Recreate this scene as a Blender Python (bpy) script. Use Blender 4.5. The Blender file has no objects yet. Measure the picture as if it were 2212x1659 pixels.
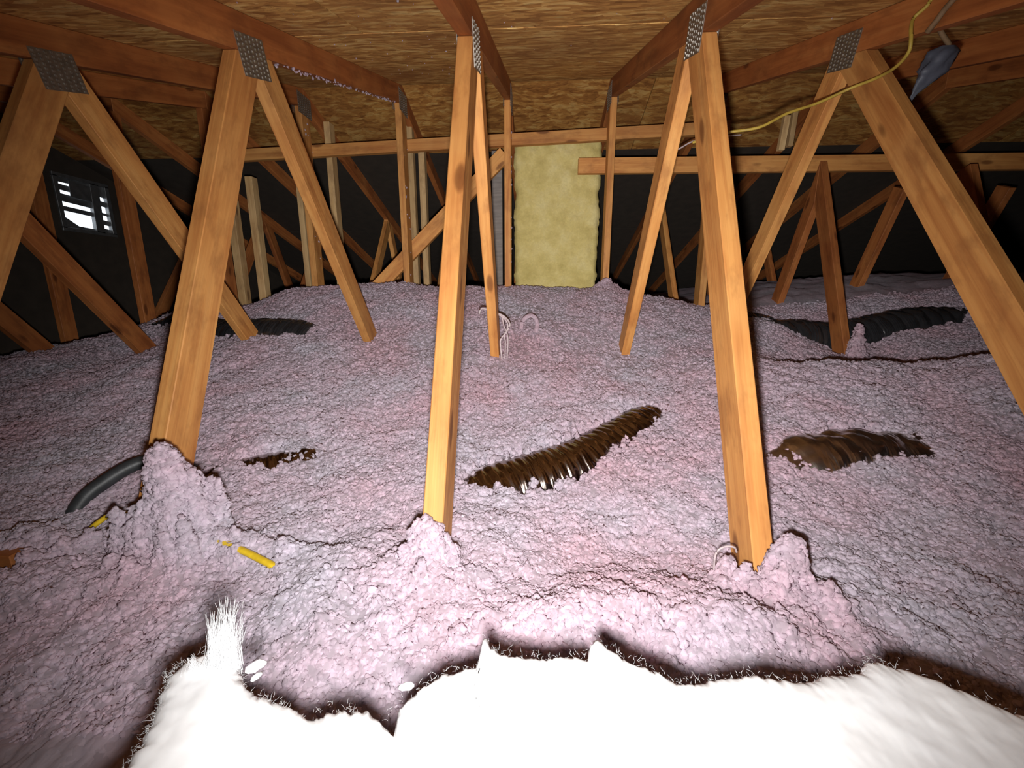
import bpy, bmesh, math, random
import numpy as np
from mathutils import Vector, Matrix

random.seed(4)
SC = bpy.context.scene
COL = SC.collection

# ------------------------------------------------------------------ camera, world, lights, exposure
PITCH, YAW, FPX = 12.2, 3.418, 900.0
cam_data = bpy.data.cameras.new('camera')
cam_data.sensor_fit = 'HORIZONTAL'
cam_data.sensor_width = 36.0
cam_data.lens = 36.0 * FPX / 2212.0
cam_data.clip_start = 0.01
cam_data.clip_end = 60
cam = bpy.data.objects.new('camera', cam_data)
COL.objects.link(cam)
cam.location = (0, 0, 0)
cam.rotation_euler = (math.radians(90 - PITCH), 0, math.radians(YAW))
SC.camera = cam

world = bpy.data.worlds.new('daylight')
SC.world = world
world.use_nodes = True
wbg = world.node_tree.nodes['Background']
wbg.inputs['Color'].default_value = (0.86, 0.93, 1.0, 1)
wbg.inputs['Strength'].default_value = 1.7

FLASH_POWER = 88.0
fl = bpy.data.lights.new('phone_flash', 'SPOT')
fl.energy = FLASH_POWER
fl.color = (1.0, 0.98, 0.96)
fl.spot_size = math.radians(134)
fl.spot_blend = 1.0
fl.shadow_soft_size = 0.014
fl.use_nodes = True
_nt = fl.node_tree
_em = _nt.nodes['Emission'] if 'Emission' in _nt.nodes else [n for n in _nt.nodes if n.type == 'EMISSION'][0]
_fo = _nt.nodes.new('ShaderNodeLightFalloff')
_fo.inputs['Strength'].default_value = 1.0
_nt.links.new(_fo.outputs['Linear'], _em.inputs['Strength'])
flash = bpy.data.objects.new('phone_flash', fl)
COL.objects.link(flash)
flash.location = (-0.010, 0.012, -0.054)
flash.rotation_euler = (math.radians(90 - 10.0), 0, math.radians(1.0))

SC.view_settings.view_transform = 'Standard'
SC.view_settings.look = 'None'
SC.view_settings.exposure = 0.0
SC.view_settings.gamma = 1.0
SC.view_settings.use_curve_mapping = False
SC.cycles.max_bounces = 6
SC.cycles.use_adaptive_sampling = True
SC.cycles.adaptive_threshold = 0.035
SC.cycles.diffuse_bounces = 4
SC.cycles.glossy_bounces = 3
SC.cycles.transmission_bounces = 3
SC.cycles.sample_clamp_indirect = 4.0


# ------------------------------------------------------------------ helpers
def tag(o, label=None, cat=None, group=None, kind=None):
    if label: o['label'] = label
    if cat: o['category'] = cat
    if group: o['group'] = group
    if kind: o['kind'] = kind
    return o


def empty(name, loc=(0, 0, 0)):
    o = bpy.data.objects.new(name, None)
    o.empty_display_size = 0.05
    COL.objects.link(o)
    o.location = loc
    return o


def link_mesh(name, me, mat=None, parent=None, matrix=None):
    o = bpy.data.objects.new(name, me)
    COL.objects.link(o)
    if mat is not None:
        if len(me.materials) == 0:
            me.materials.append(mat)
    if parent is not None:
        o.parent = parent
    if matrix is not None:
        o.matrix_local = matrix
    return o


def bm_mesh(name, bm, smooth=False):
    me = bpy.data.meshes.new(name)
    bm.normal_update()
    bm.to_mesh(me)
    bm.free()
    if smooth:
        me.polygons.foreach_set('use_smooth', [True] * len(me.polygons))
    return me


def np_mesh(name, V, Fq, smooth=True):
    me = bpy.data.meshes.new(name)
    n, m = len(V), len(Fq)
    k = Fq.shape[1]
    me.vertices.add(n)
    me.vertices.foreach_set('co', np.asarray(V, np.float32).ravel())
    me.loops.add(m * k)
    me.loops.foreach_set('vertex_index', np.asarray(Fq, np.int32).ravel())
    me.polygons.add(m)
    me.polygons.foreach_set('loop_start', np.arange(0, m * k, k, dtype=np.int32))
    if smooth:
        me.polygons.foreach_set('use_smooth', np.ones(m, bool))
    me.update(calc_edges=True)
    me.validate()
    return me


def grid_faces(nr, nc, wrap=False):
    i = np.arange(nr - 1)[:, None]
    j = np.arange(nc if wrap else nc - 1)[None, :]
    j2 = (j + 1) % nc
    a = i * nc + j
    b = i * nc + j2
    return np.stack([a, b, b + nc, a + nc], -1).reshape(-1, 4)


# ---- noise in numpy
def _hash(ix, iy, seed):
    h = (ix.astype(np.int64) * 374761393 + iy.astype(np.int64) * 668265263 + seed * 974634777) & 0xFFFFFFFF
    h = ((h ^ (h >> 13)) * 1274126177) & 0xFFFFFFFF
    return ((h ^ (h >> 16)) & 0xFFFFFF) / float(0xFFFFFF)


def vnoise(x, y, seed=0):
    ix, iy = np.floor(x), np.floor(y)
    fx, fy = x - ix, y - iy
    ux, uy = fx * fx * (3 - 2 * fx), fy * fy * (3 - 2 * fy)
    out = 0
    for dx in (0, 1):
        for dy in (0, 1):
            a = _hash(ix + dx, iy + dy, seed) * 2 * np.pi
            g = np.cos(a) * (fx - dx) + np.sin(a) * (fy - dy)
            out = out + g * (ux if dx else 1 - ux) * (uy if dy else 1 - uy)
    return out * 1.5


def fbm(x, y, octv=4, seed=0):
    s, a, t = 0, 1.0, 0
    for o in range(octv):
        s = s + a * vnoise(x * 2 ** o, y * 2 ** o, seed + o * 17)
        t += a
        a *= 0.5
    return s / t


def puffs(x, y, seed=0):
    """domes of a jittered cell pattern: 0 in the creases, 1 on the puff"""
    ix, iy = np.floor(x), np.floor(y)
    d1 = np.full(x.shape, 9.0)
    for dx in (-1, 0, 1):
        for dy in (-1, 0, 1):
            cx = ix + dx + _hash(ix + dx, iy + dy, seed)
            cy = iy + dy + _hash(ix + dx, iy + dy, seed + 5)
            d1 = np.minimum(d1, (cx - x) ** 2 + (cy - y) ** 2)
    return np.clip(1 - d1 / 0.8, 0, 1)


def sstep(a, b, x):
    t = np.clip((x - a) / (b - a), 0, 1)
    return t * t * (3 - 2 * t)


# ------------------------------------------------------------------ materials
def new_mat(name):
    m = bpy.data.materials.new(name)
    m.use_nodes = True
    nt = m.node_tree
    b = nt.nodes['Principled BSDF']
    return m, nt, b


def N(nt, t, **kw):
    n = nt.nodes.new(t)
    for k, v in kw.items():
        if k.startswith('i_'):
            n.inputs[k[2:].replace('_', ' ')].default_value = v
        else:
            setattr(n, k, v)
    return n


def ramp(nt, stops, src=None, interp='LINEAR'):
    r = nt.nodes.new('ShaderNodeValToRGB')
    r.color_ramp.interpolation = interp
    els = r.color_ramp.elements
    while len(els) > 1:
        els.remove(els[-1])
    for i, (p, c) in enumerate(stops):
        e = els[0] if i == 0 else els.new(p)
        e.position = p
        e.color = (c[0], c[1], c[2], 1) if not isinstance(c, float) else (c, c, c, 1)
    if src is not None:
        nt.links.new(src, r.inputs[0])
    return r


def mix(nt, a, b, fac, blend='MIX'):
    m = nt.nodes.new('ShaderNodeMix')
    m.data_type = 'RGBA'
    m.blend_type = blend
    L = nt.links
    for s, v in (('A', a), ('B', b)):
        i = [q for q in m.inputs if q.name == s and q.type == 'RGBA'][0]
        if isinstance(v, tuple):
            i.default_value = (*v, 1)
        else:
            L.new(v, i)
    f = [q for q in m.inputs if q.name == 'Factor' and q.type == 'VALUE'][0]
    if isinstance(fac, (int, float)):
        f.default_value = fac
    else:
        L.new(fac, f)
    return [q for q in m.outputs if q.type == 'RGBA'][0]


def wood_mat(name, light, dark, ring, rough=0.62):
    """sawn softwood: grain along the object's local X"""
    m, nt, b = new_mat(name)
    L = nt.links
    tc = N(nt, 'ShaderNodeTexCoord')
    oi = N(nt, 'ShaderNodeObjectInfo')
    sc = N(nt, 'ShaderNodeVectorMath', operation='SCALE')
    cmb = N(nt, 'ShaderNodeCombineXYZ')
    for i in range(3):
        L.new(oi.outputs['Random'], cmb.inputs[i])
    L.new(cmb.outputs[0], sc.inputs[0])
    sc.inputs['Scale'].default_value = 37.0
    add = N(nt, 'ShaderNodeVectorMath', operation='ADD')
    L.new(tc.outputs['Object'], add.inputs[0])
    L.new(sc.outputs[0], add.inputs[1])
    mp = N(nt, 'ShaderNodeMapping')
    mp.inputs['Scale'].default_value = (1.6, 26, 26)
    L.new(add.outputs[0], mp.inputs['Vector'])
    n1 = N(nt, 'ShaderNodeTexNoise', i_Scale=1.0, i_Detail=4.0, i_Roughness=0.6, i_Distortion=0.6)
    L.new(mp.outputs[0], n1.inputs['Vector'])
    mp2 = N(nt, 'ShaderNodeMapping')
    mp2.inputs['Scale'].default_value = (3.0, 130, 130)
    L.new(add.outputs[0], mp2.inputs['Vector'])
    n2 = N(nt, 'ShaderNodeTexNoise', i_Scale=1.0, i_Detail=2.0)
    L.new(mp2.outputs[0], n2.inputs['Vector'])
    n3 = N(nt, 'ShaderNodeTexNoise', i_Scale=5.0, i_Detail=3.0)
    L.new(add.outputs[0], n3.inputs['Vector'])
    r1 = ramp(nt, [(0.3, dark), (0.55, light), (0.8, ring)], n1.outputs['Fac'])
    c = mix(nt, r1.outputs[0], dark, ramp(nt, [(0.5, 0.0), (0.75, 0.45)], n2.outputs['Fac']).outputs[0])
    c = mix(nt, c, ring, ramp(nt, [(0.45, 0.0), (0.75, 0.5)], n3.outputs['Fac']).outputs[0])
    n4 = N(nt, 'ShaderNodeTexNoise', i_Scale=11.0, i_Detail=4.0, i_Roughness=0.65)
    mp4 = N(nt, 'ShaderNodeMapping')
    mp4.inputs['Scale'].default_value = (0.7, 1.6, 1.6)
    L.new(add.outputs[0], mp4.inputs['Vector'])
    L.new(mp4.outputs[0], n4.inputs['Vector'])
    c = mix(nt, c, (dark[0] * .75, dark[1] * .8, dark[2] * .9), ramp(nt, [(0.50, 0.0), (0.68, 0.6)], n4.outputs['Fac']).outputs[0])
    # knots
    mk = N(nt, 'ShaderNodeMapping')
    mk.inputs['Scale'].default_value = (3.1, 9, 9)
    L.new(add.outputs[0], mk.inputs['Vector'])
    vk = N(nt, 'ShaderNodeTexVoronoi', i_Scale=1.0, i_Randomness=1.0)
    L.new(mk.outputs[0], vk.inputs['Vector'])
    kn = ramp(nt, [(0.0, 0.85), (0.09, 0.7), (0.14, 0.0)], vk.outputs['Distance'])
    c = mix(nt, c, (dark[0] * .35, dark[1] * .3, dark[2] * .3), kn.outputs[0])
    hv = N(nt, 'ShaderNodeHueSaturation')
    mr = N(nt, 'ShaderNodeMapRange')
    mr.inputs['To Min'].default_value = 0.78
    mr.inputs['To Max'].default_value = 1.12
    L.new(oi.outputs['Random'], mr.inputs['Value'])
    L.new(mr.outputs[0], hv.inputs['Value'])
    L.new(c, hv.inputs['Color'])
    L.new(hv.outputs[0], b.inputs['Base Color'])
    b.inputs['Roughness'].default_value = rough
    b.inputs['Specular IOR Level'].default_value = 0.3
    bp = N(nt, 'ShaderNodeBump', i_Strength=0.35, i_Distance=0.002)
    L.new(n2.outputs['Fac'], bp.inputs['Height'])
    L.new(bp.outputs[0], b.inputs['Normal'])
    return m


M = {}
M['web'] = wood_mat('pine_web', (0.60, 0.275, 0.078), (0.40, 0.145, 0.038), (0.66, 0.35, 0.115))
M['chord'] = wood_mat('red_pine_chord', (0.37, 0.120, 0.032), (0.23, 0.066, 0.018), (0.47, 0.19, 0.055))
M['stud'] = wood_mat('pale_stud', (0.50, 0.33, 0.15), (0.34, 0.19, 0.08), (0.60, 0.42, 0.22))


def osb_mat(name='osb_sheathing', tone=(1, 1, 1)):
    m, nt, b = new_mat(name)
    L = nt.links
    tc = N(nt, 'ShaderNodeTexCoord')
    oi = N(nt, 'ShaderNodeObjectInfo')
    cmb = N(nt, 'ShaderNodeCombineXYZ')
    for i in range(3):
        L.new(oi.outputs['Random'], cmb.inputs[i])
    sc = N(nt, 'ShaderNodeVectorMath', operation='SCALE')
    sc.inputs['Scale'].default_value = 23.0
    L.new(cmb.outputs[0], sc.inputs[0])
    add = N(nt, 'ShaderNodeVectorMath', operation='ADD')
    L.new(tc.outputs['Object'], add.inputs[0])
    L.new(sc.outputs[0], add.inputs[1])
    nw = N(nt, 'ShaderNodeTexNoise', i_Scale=5.0, i_Detail=3.0)
    L.new(add.outputs[0], nw.inputs['Vector'])
    wv = N(nt, 'ShaderNodeVectorMath', operation='SCALE')
    wv.inputs['Scale'].default_value = 0.10
    L.new(nw.outputs['Color'], wv.inputs[0])
    add2 = N(nt, 'ShaderNodeVectorMath', operation='ADD')
    L.new(add.outputs[0], add2.inputs[0])
    L.new(wv.outputs[0], add2.inputs[1])
    cols = []
    hs = []
    for sx, sy, rz in ((15, 46, 0.0), (12, 52, 0.25), (19, 40, -0.35)):
        mp = N(nt, 'ShaderNodeMapping')
        mp.inputs['Scale'].default_value = (sx, sy, 1)
        mp.inputs['Rotation'].default_value = (0, 0, rz)
        mp.inputs['Location'].default_value = (rz * 11, rz * 7, 0)
        L.new(add2.outputs[0], mp.inputs['Vector'])
        v = N(nt, 'ShaderNodeTexVoronoi', i_Scale=1.0, i_Randomness=1.0)
        L.new(mp.outputs[0], v.inputs['Vector'])
        sp = N(nt, 'ShaderNodeSeparateColor')
        L.new(v.outputs['Color'], sp.inputs[0])
        cols.append(sp.outputs[0])
        hs.append(sp.outputs[1])
    av = N(nt, 'ShaderNodeMath', operation='ADD')
    L.new(cols[0], av.inputs[0]); L.new(cols[1], av.inputs[1])
    av2 = N(nt, 'ShaderNodeMath', operation='ADD')
    L.new(av.outputs[0], av2.inputs[0]); L.new(cols[2], av2.inputs[1])
    dv = N(nt, 'ShaderNodeMath', operation='DIVIDE')
    dv.inputs[1].default_value = 3.0
    L.new(av2.outputs[0], dv.inputs[0])
    r = ramp(nt, [(0.15, (0.32, 0.145, 0.040)), (0.42, (0.54, 0.27, 0.078)), (0.6, (0.70, 0.40, 0.12)), (0.8, (0.84, 0.58, 0.22))], dv.outputs[0])
    nb = N(nt, 'ShaderNodeTexNoise', i_Scale=2.2, i_Detail=4.0, i_Roughness=0.6)
    L.new(add.outputs[0], nb.inputs['Vector'])
    c = mix(nt, r.outputs[0], (0.27, 0.115, 0.042), ramp(nt, [(0.42, 0.0), (0.7, 0.5)], nb.outputs['Fac']).outputs[0])
    nf = N(nt, 'ShaderNodeTexNoise', i_Scale=1.0, i_Detail=5.0, i_Roughness=0.7)
    mpf = N(nt, 'ShaderNodeMapping')
    mpf.inputs['Scale'].default_value = (26, 95, 1)
    L.new(add2.outputs[0], mpf.inputs['Vector'])
    L.new(mpf.outputs[0], nf.inputs['Vector'])
    c = mix(nt, c, (0.15, 0.065, 0.022), ramp(nt, [(0.5, 0.0), (0.72, 0.65)], nf.outputs['Fac']).outputs[0])
    c = mix(nt, c, tone, 1.0, 'MULTIPLY')
    L.new(c, b.inputs['Base Color'])
    b.inputs['Roughness'].default_value = 0.75
    b.inputs['Specular IOR Level'].default_value = 0.2
    h = N(nt, 'ShaderNodeMath', operation='ADD')
    L.new(hs[0], h.inputs[0]); L.new(nf.outputs['Fac'], h.inputs[1])
    bp = N(nt, 'ShaderNodeBump', i_Strength=0.6, i_Distance=0.003)
    L.new(h.outputs[0], bp.inputs['Height'])
    L.new(bp.outputs[0], b.inputs['Normal'])
    return m


M['osb'] = osb_mat()
M['far_osb'] = osb_mat('darker_osb', (0.58, 0.50, 0.42))  # same strand board in a darker tone, for the first row past the ridge


def fluff_mat(name, a, bcol, c3, scale=3.0, trans=0.5, bump=True, randv=0.12, flake=1.0):
    """loose glass wool: diffuse with some light let through"""
    m, nt, b = new_mat(name)
    L = nt.links
    nt.nodes.remove(b)
    out = nt.nodes['Material Output']
    geo = N(nt, 'ShaderNodeNewGeometry')
    n1 = N(nt, 'ShaderNodeTexNoise', i_Scale=scale, i_Detail=4.0, i_Roughness=0.6)
    L.new(geo.outputs['Position'], n1.inputs['Vector'])
    r = ramp(nt, [(0.32, a), (0.5, bcol), (0.68, c3)], n1.outputs['Fac'])
    n2 = N(nt, 'ShaderNodeTexNoise', i_Scale=95.0, i_Detail=3.0)
    L.new(geo.outputs['Position'], n2.inputs['Vector'])
    nw = N(nt, 'ShaderNodeVectorMath', operation='SCALE')
    nw.inputs['Scale'].default_value = 0.012
    L.new(n2.outputs['Color'], nw.inputs[0])
    wp = N(nt, 'ShaderNodeVectorMath', operation='ADD')
    L.new(geo.outputs['Position'], wp.inputs[0]); L.new(nw.outputs[0], wp.inputs[1])
    vo = N(nt, 'ShaderNodeTexVoronoi', i_Scale=115.0, i_Randomness=1.0)
    L.new(wp.outputs[0], vo.inputs['Vector'])
    sp = N(nt, 'ShaderNodeSeparateColor')
    L.new(vo.outputs['Color'], sp.inputs[0])
    oi = N(nt, 'ShaderNodeObjectInfo')
    mr = N(nt, 'ShaderNodeMapRange')
    mr.inputs['To Min'].default_value = 1 - randv
    mr.inputs['To Max'].default_value = 1 + randv * 0.6
    L.new(oi.outputs['Random'], mr.inputs['Value'])
    mr2 = N(nt, 'ShaderNodeMapRange')
    mr2.inputs['From Min'].default_value = 0.3
    mr2.inputs['From Max'].default_value = 0.7
    mr2.inputs['To Min'].default_value = 0.88
    mr2.inputs['To Max'].default_value = 1.08
    mr2.inputs['From Min'].default_value = 0.0
    mr2.inputs['From Max'].default_value = 1.0
    mr2.inputs['To Min'].default_value = 1 - 0.16 * flake
    mr2.inputs['To Max'].default_value = 1 + 0.10 * flake
    L.new(sp.outputs[0], mr2.inputs['Value'])
    mu = N(nt, 'ShaderNodeMath', operation='MULTIPLY')
    L.new(mr.outputs[0], mu.inputs[0]); L.new(mr2.outputs[0], mu.inputs[1])
    hv = N(nt, 'ShaderNodeHueSaturation')
    L.new(r.outputs[0], hv.inputs['Color'])
    L.new(mu.outputs[0], hv.inputs['Value'])
    d = N(nt, 'ShaderNodeBsdfDiffuse')
    t = N(nt, 'ShaderNodeBsdfTranslucent')
    L.new(hv.outputs[0], d.inputs[0]); L.new(hv.outputs[0], t.inputs[0])
    mx = N(nt, 'ShaderNodeMixShader')
    mx.inputs[0].default_value = trans  # share of light let through
    L.new(d.outputs[0], mx.inputs[1]); L.new(t.outputs[0], mx.inputs[2])
    if bump:
        bp = N(nt, 'ShaderNodeBump', i_Strength=0.25, i_Distance=0.003)
        L.new(vo.outputs['Distance'], bp.inputs['Height'])
        bp.invert = True
        if flake > 0.9:        # matted fibres scatter light sideways, so relief shades softly
            nm = N(nt, 'ShaderNodeMix', data_type='VECTOR')
            nm.inputs['Factor'].default_value = 0.4
            vi = [q for q in nm.inputs if q.type == 'VECTOR' and q.name in ('A', 'B')]
            L.new(bp.outputs[0], vi[0])
            vi[1].default_value = (0.0, -0.42, 0.9)
            nz = N(nt, 'ShaderNodeVectorMath', operation='NORMALIZE')
            L.new([q for q in nm.outputs if q.type == 'VECTOR'][0], nz.inputs[0])
            L.new(nz.outputs[0], d.inputs['Normal'])
        else:
            L.new(bp.outputs[0], d.inputs['Normal'])
    L.new(mx.outputs[0], out.inputs['Surface'])
    return m


M['pink'] = fluff_mat('pink_glass_wool', (0.81, 0.595, 0.675), (0.78, 0.645, 0.735), (0.745, 0.69, 0.775))
M['white'] = fluff_mat('white_glass_wool', (0.92, 0.93, 0.95), (0.94, 0.95, 0.96), (0.95, 0.955, 0.96), scale=9, trans=0.2, bump=False, randv=0.03, flake=0.1)
M['yellow'] = fluff_mat('yellow_glass_wool', (0.50, 0.41, 0.15), (0.60, 0.50, 0.20), (0.66, 0.57, 0.27), scale=9, trans=0.15, randv=0.05, flake=0.4)


def metal_mat(name, col, rough, metallic=1.0, bump=0.0, bscale=40, stretch=(1, 1, 1)):
    m, nt, b = new_mat(name)
    L = nt.links
    b.inputs['Base Color'].default_value = (*col, 1)
    b.inputs['Metallic'].default_value = metallic
    b.inputs['Roughness'].default_value = rough
    tc = N(nt, 'ShaderNodeTexCoord')
    mp = N(nt, 'ShaderNodeMapping')
    mp.inputs['Scale'].default_value = stretch
    L.new(tc.outputs['Object'], mp.inputs['Vector'])
    n = N(nt, 'ShaderNodeTexNoise', i_Scale=bscale, i_Detail=4.0)
    L.new(mp.outputs[0], n.inputs['Vector'])
    r = ramp(nt, [(0.3, tuple(c * 0.75 for c in col)), (0.7, tuple(min(1, c * 1.15) for c in col))], n.outputs['Fac'])
    L.new(r.outputs[0], b.inputs['Base Color'])
    if bump:
        bp = N(nt, 'ShaderNodeBump', i_Strength=bump, i_Distance=0.004)
        L.new(n.outputs['Fac'], bp.inputs['Height'])
        L.new(bp.outputs[0], b.inputs['Normal'])
    return m


M['galv'] = metal_mat('galvanised_steel', (0.30, 0.275, 0.245), 0.42, 0.85, 0.2, 60)
M['foil'] = metal_mat('silver_foil_jacket', (0.30, 0.25, 0.22), 0.2, 1.0, 0.35, 26)
M['bright_foil'] = metal_mat('bright_foil_jacket', (0.62, 0.58, 0.53), 0.28, 1.0, 0.4, 30)
M['black_foil'] = metal_mat('dark_plastic_jacket', (0.022, 0.022, 0.024), 0.16, 0.0, 0.5, 22)
M['hose'] = metal_mat('grey_rubber', (0.030, 0.033, 0.036), 0.5, 0.0, 0.1, 50)
M['vent_metal'] = metal_mat('vent_metal', (0.20, 0.205, 0.21), 0.4, 0.7, 0.1, 20)
M['yellow_cable'] = metal_mat('yellow_cable_sheath', (0.62, 0.42, 0.02), 0.4, 0.0, 0.1, 60)
M['dusty_yellow'] = metal_mat('dusty_yellow_sheath', (0.42, 0.29, 0.045), 0.55, 0.0, 0.1, 30)
M['tan_cable'] = metal_mat('tan_cable_sheath', (0.20, 0.12, 0.06), 0.6, 0.0, 0.1, 60)
M['white_cable'] = metal_mat('white_cable_sheath', (0.50, 0.41, 0.42), 0.5, 0.0, 0.1, 60)
M['grey_board'] = metal_mat('weathered_grey_board', (0.20, 0.175, 0.16), 0.8, 0.0, 0.3, 12, (6, 6, 1))
M['fibreboard'] = metal_mat('fibreboard_far_gloom', (0.030, 0.021, 0.014), 0.9, 0.0, 0.3, 14)  # kept near black so the far attic reads unlit
M['drywall'] = metal_mat('drywall', (0.5, 0.47, 0.43), 0.9, 0.0, 0.05, 10)
M['film'] = metal_mat('blue_grey_film', (0.095, 0.10, 0.13), 0.55, 0.0, 0.4, 30)
M['film'].node_tree.nodes['Principled BSDF'].inputs['Alpha'].default_value = 0.85

# ------------------------------------------------------------------ roof shape (profile in Y, Z)
SL = 0.312                                   # roof slope
Z0 = 0.2525                                  # chord underside at y = 0
RIDGE = 2.69
CW, TH = 0.089, 0.038                        # 2x4
CV = CW * math.sqrt(1 + SL * SL)             # chord depth measured vertically
EAVE = -2.9
FAR = 2 * RIDGE - EAVE
BOT = -0.95


def chord_lo(y):
    return Z0 + SL * y if y <= RIDGE else Z0 + SL * (2 * RIDGE - y)


# ------------------------------------------------------------------ ceiling: OSB sheets
ceil = empty('ceiling', (0, RIDGE, Z0 + CV + SL * RIDGE))
tag(ceil, 'underside of the roof deck of brown strand board sheets', kind='structure')
SHT = 0.012
sheet_cache = {}


def sheet_mesh(w, l, mat):
    key = (round(w, 4), round(l, 4), mat.name)
    if key in sheet_cache:
        return sheet_cache[key]
    bm = bmesh.new()
    rects = [(-w / 2, -l / 2, w / 2, l / 2)]
    for (x0, y0, x1, y1) in rects:
        vs = [bm.verts.new((x, y, z)) for z in (0, SHT) for (x, y) in ((x0, y0), (x1, y0), (x1, y1), (x0, y1))]
        for f in ((3, 2, 1, 0), (4, 5, 6, 7), (0, 1, 5, 4), (1, 2, 6, 5), (2, 3, 7, 6), (3, 0, 4, 7)):
            bm.faces.new([vs[i] for i in f])
    me = bm_mesh('sheet', bm)
    me.materials.append(mat)
    sheet_cache[key] = me
    return me


SLEN = (RIDGE - EAVE) * math.sqrt(1 + SL * SL)
ANG = math.atan(SL)
XW = 5.0
XL = -3.55
row_h = 1.22


def rows(first):
    e = [0.0, first]
    while e[-1] < SLEN - 0.05:
        e.append(min(SLEN + 0.02, e[-1] + row_h))
    return list(zip(e[:-1], e[1:]))


for side in (1, -1):                          # 1: slope above the camera, -1: slope beyond the ridge
    for r, (s0, s1) in enumerate(rows(1.22 if side == 1 else 0.62)):
        x = XL - 1.90 - (0.0 if r % 2 else 1.22)
        while x < XW + 0.05:
            x0, x1 = max(x, XL - 0.06), min(x + 2.44, XW + 0.06)
            x += 2.44
            if x1 - x0 < 0.05 or x1 < XL:
                continue
            l, w = s1 - s0 - 0.003, x1 - x0 - 0.004
            cs, cx = (s0 + s1) / 2, (x0 + x1) / 2
            # distance cs down from the ridge; local x across, local y down-slope
            dy, dz = -side * math.cos(ANG) * cs, -math.sin(ANG) * cs
            ydir = Vector((0, -side * math.cos(ANG), -math.sin(ANG)))
            zdir = Vector((0, side * -math.sin(ANG), math.cos(ANG)))
            me = sheet_mesh(w, l, M['osb'] if side == 1 else M['far_osb'] if r == 0 else M['fibreboard'])  # lower far rows near black: the unlit depth is put into their colour
            xdir = ydir.cross(zdir)
            mt = Matrix((xdir, ydir, zdir)).transposed().to_4x4()
            mt.translation = Vector((cx, dy, dz)) + zdir * random.uniform(0, 0.0015)
            link_mesh('panel', me, None, ceil, mt)


for side in (1, -1):                          # felt laid over the sheets
    bm = bmesh.new()
    q = [(x, -side * math.cos(ANG) * d, -math.sin(ANG) * d + SHT + 0.004) for (x, d) in ((XL - 0.08, -0.02), (XW + 0.08, -0.02), (XW + 0.08, SLEN + 0.05), (XL - 0.08, SLEN + 0.05))]
    a_ = [bm.verts.new(p) for p in q]
    b_ = [bm.verts.new((p[0], p[1], p[2] + 0.006)) for p in q]
    bm.faces.new(a_); bm.faces.new(b_[::-1])
    for i in range(4):
        bm.faces.new([a_[i], b_[i], b_[(i + 1) % 4], a_[(i + 1) % 4]])
    bmesh.ops.recalc_face_normals(bm, faces=bm.faces[:])
    link_mesh('felt', bm_mesh('felt', bm), M['fibreboard'], ceil)


def slab(name, x0, y0, z0, x1, y1, z1, mat, parent=None):
    bm = bmesh.new()
    vs = [bm.verts.new((x, y, z)) for z in (z0, z1) for (x, y) in ((x0, y0), (x1, y0), (x1, y1), (x0, y1))]
    for f in ((3, 2, 1, 0), (4, 5, 6, 7), (0, 1, 5, 4), (1, 2, 6, 5), (2, 3, 7, 6), (3, 0, 4, 7)):
        bm.faces.new([vs[i] for i in f])
    return link_mesh(name, bm_mesh(name, bm), mat, parent)


tag(slab('floor', XL - 0.02, EAVE, BOT - 0.013, XW, FAR, BOT, M['drywall']), 'attic floor of drywall under the insulation', kind='structure')
VY0, VY1, VZ0, VZ1 = 3.10, 3.47, 0.485, 0.855      # opening of the gable vent


def gable(nm, x, dx, hole):
    T_ = chord_lo(EAVE) + CV + 0.006
    R_ = Z0 + SL * RIDGE + CV + 0.006

    def top(y):
        return R_ - SL * abs(y - RIDGE)
    if hole:
        polys = [[(EAVE, BOT), (VY0, BOT), (VY0, top(VY0)), (RIDGE, R_), (EAVE, T_)], [(VY1, BOT), (FAR, BOT), (FAR, T_), (VY1, top(VY1))],
                 [(VY0, BOT), (VY1, BOT), (VY1, VZ0), (VY0, VZ0)], [(VY0, VZ1), (VY1, VZ1), (VY1, top(VY1)), (VY0, top(VY0))]]
    else:
        polys = [[(EAVE, BOT), (FAR, BOT), (FAR, T_), (RIDGE, R_), (EAVE, T_)]]
    bm = bmesh.new()
    for prof in polys:
        a = [bm.verts.new((x, y, z)) for y, z in prof]
        b_ = [bm.verts.new((x + dx, y, z)) for y, z in prof]
        bm.faces.new(a); bm.faces.new(b_)
        n_ = len(prof)
        for i in range(n_):
            bm.faces.new([a[i], a[(i + 1) % n_], b_[(i + 1) % n_], b_[i]])
    bmesh.ops.recalc_face_normals(bm, faces=bm.faces[:])
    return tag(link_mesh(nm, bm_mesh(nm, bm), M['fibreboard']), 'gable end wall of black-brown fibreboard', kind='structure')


gable('wall_left', XL, -0.02, True)
gable('wall_right', XW, 0.02, False)
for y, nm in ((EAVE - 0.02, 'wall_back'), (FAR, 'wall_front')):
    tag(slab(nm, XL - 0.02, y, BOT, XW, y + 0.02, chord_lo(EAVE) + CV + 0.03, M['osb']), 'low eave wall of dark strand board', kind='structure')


# ------------------------------------------------------------------ roof trusses
def clip(poly, p, n):
    """keep the side of the line through p where dot(q - p, n) <= 0"""
    out = []
    for i in range(len(poly)):
        a, b = poly[i], poly[(i + 1) % len(poly)]
        da = (a[0] - p[0]) * n[0] + (a[1] - p[1]) * n[1]
        db = (b[0] - p[0]) * n[0] + (b[1] - p[1]) * n[1]
        if da <= 0:
            out.append(a)
        if (da < 0 < db) or (db < 0 < da):
            t = da / (da - db)
            out.append((a[0] + t * (b[0] - a[0]), a[1] + t * (b[1] - a[1])))
    return out


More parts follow.
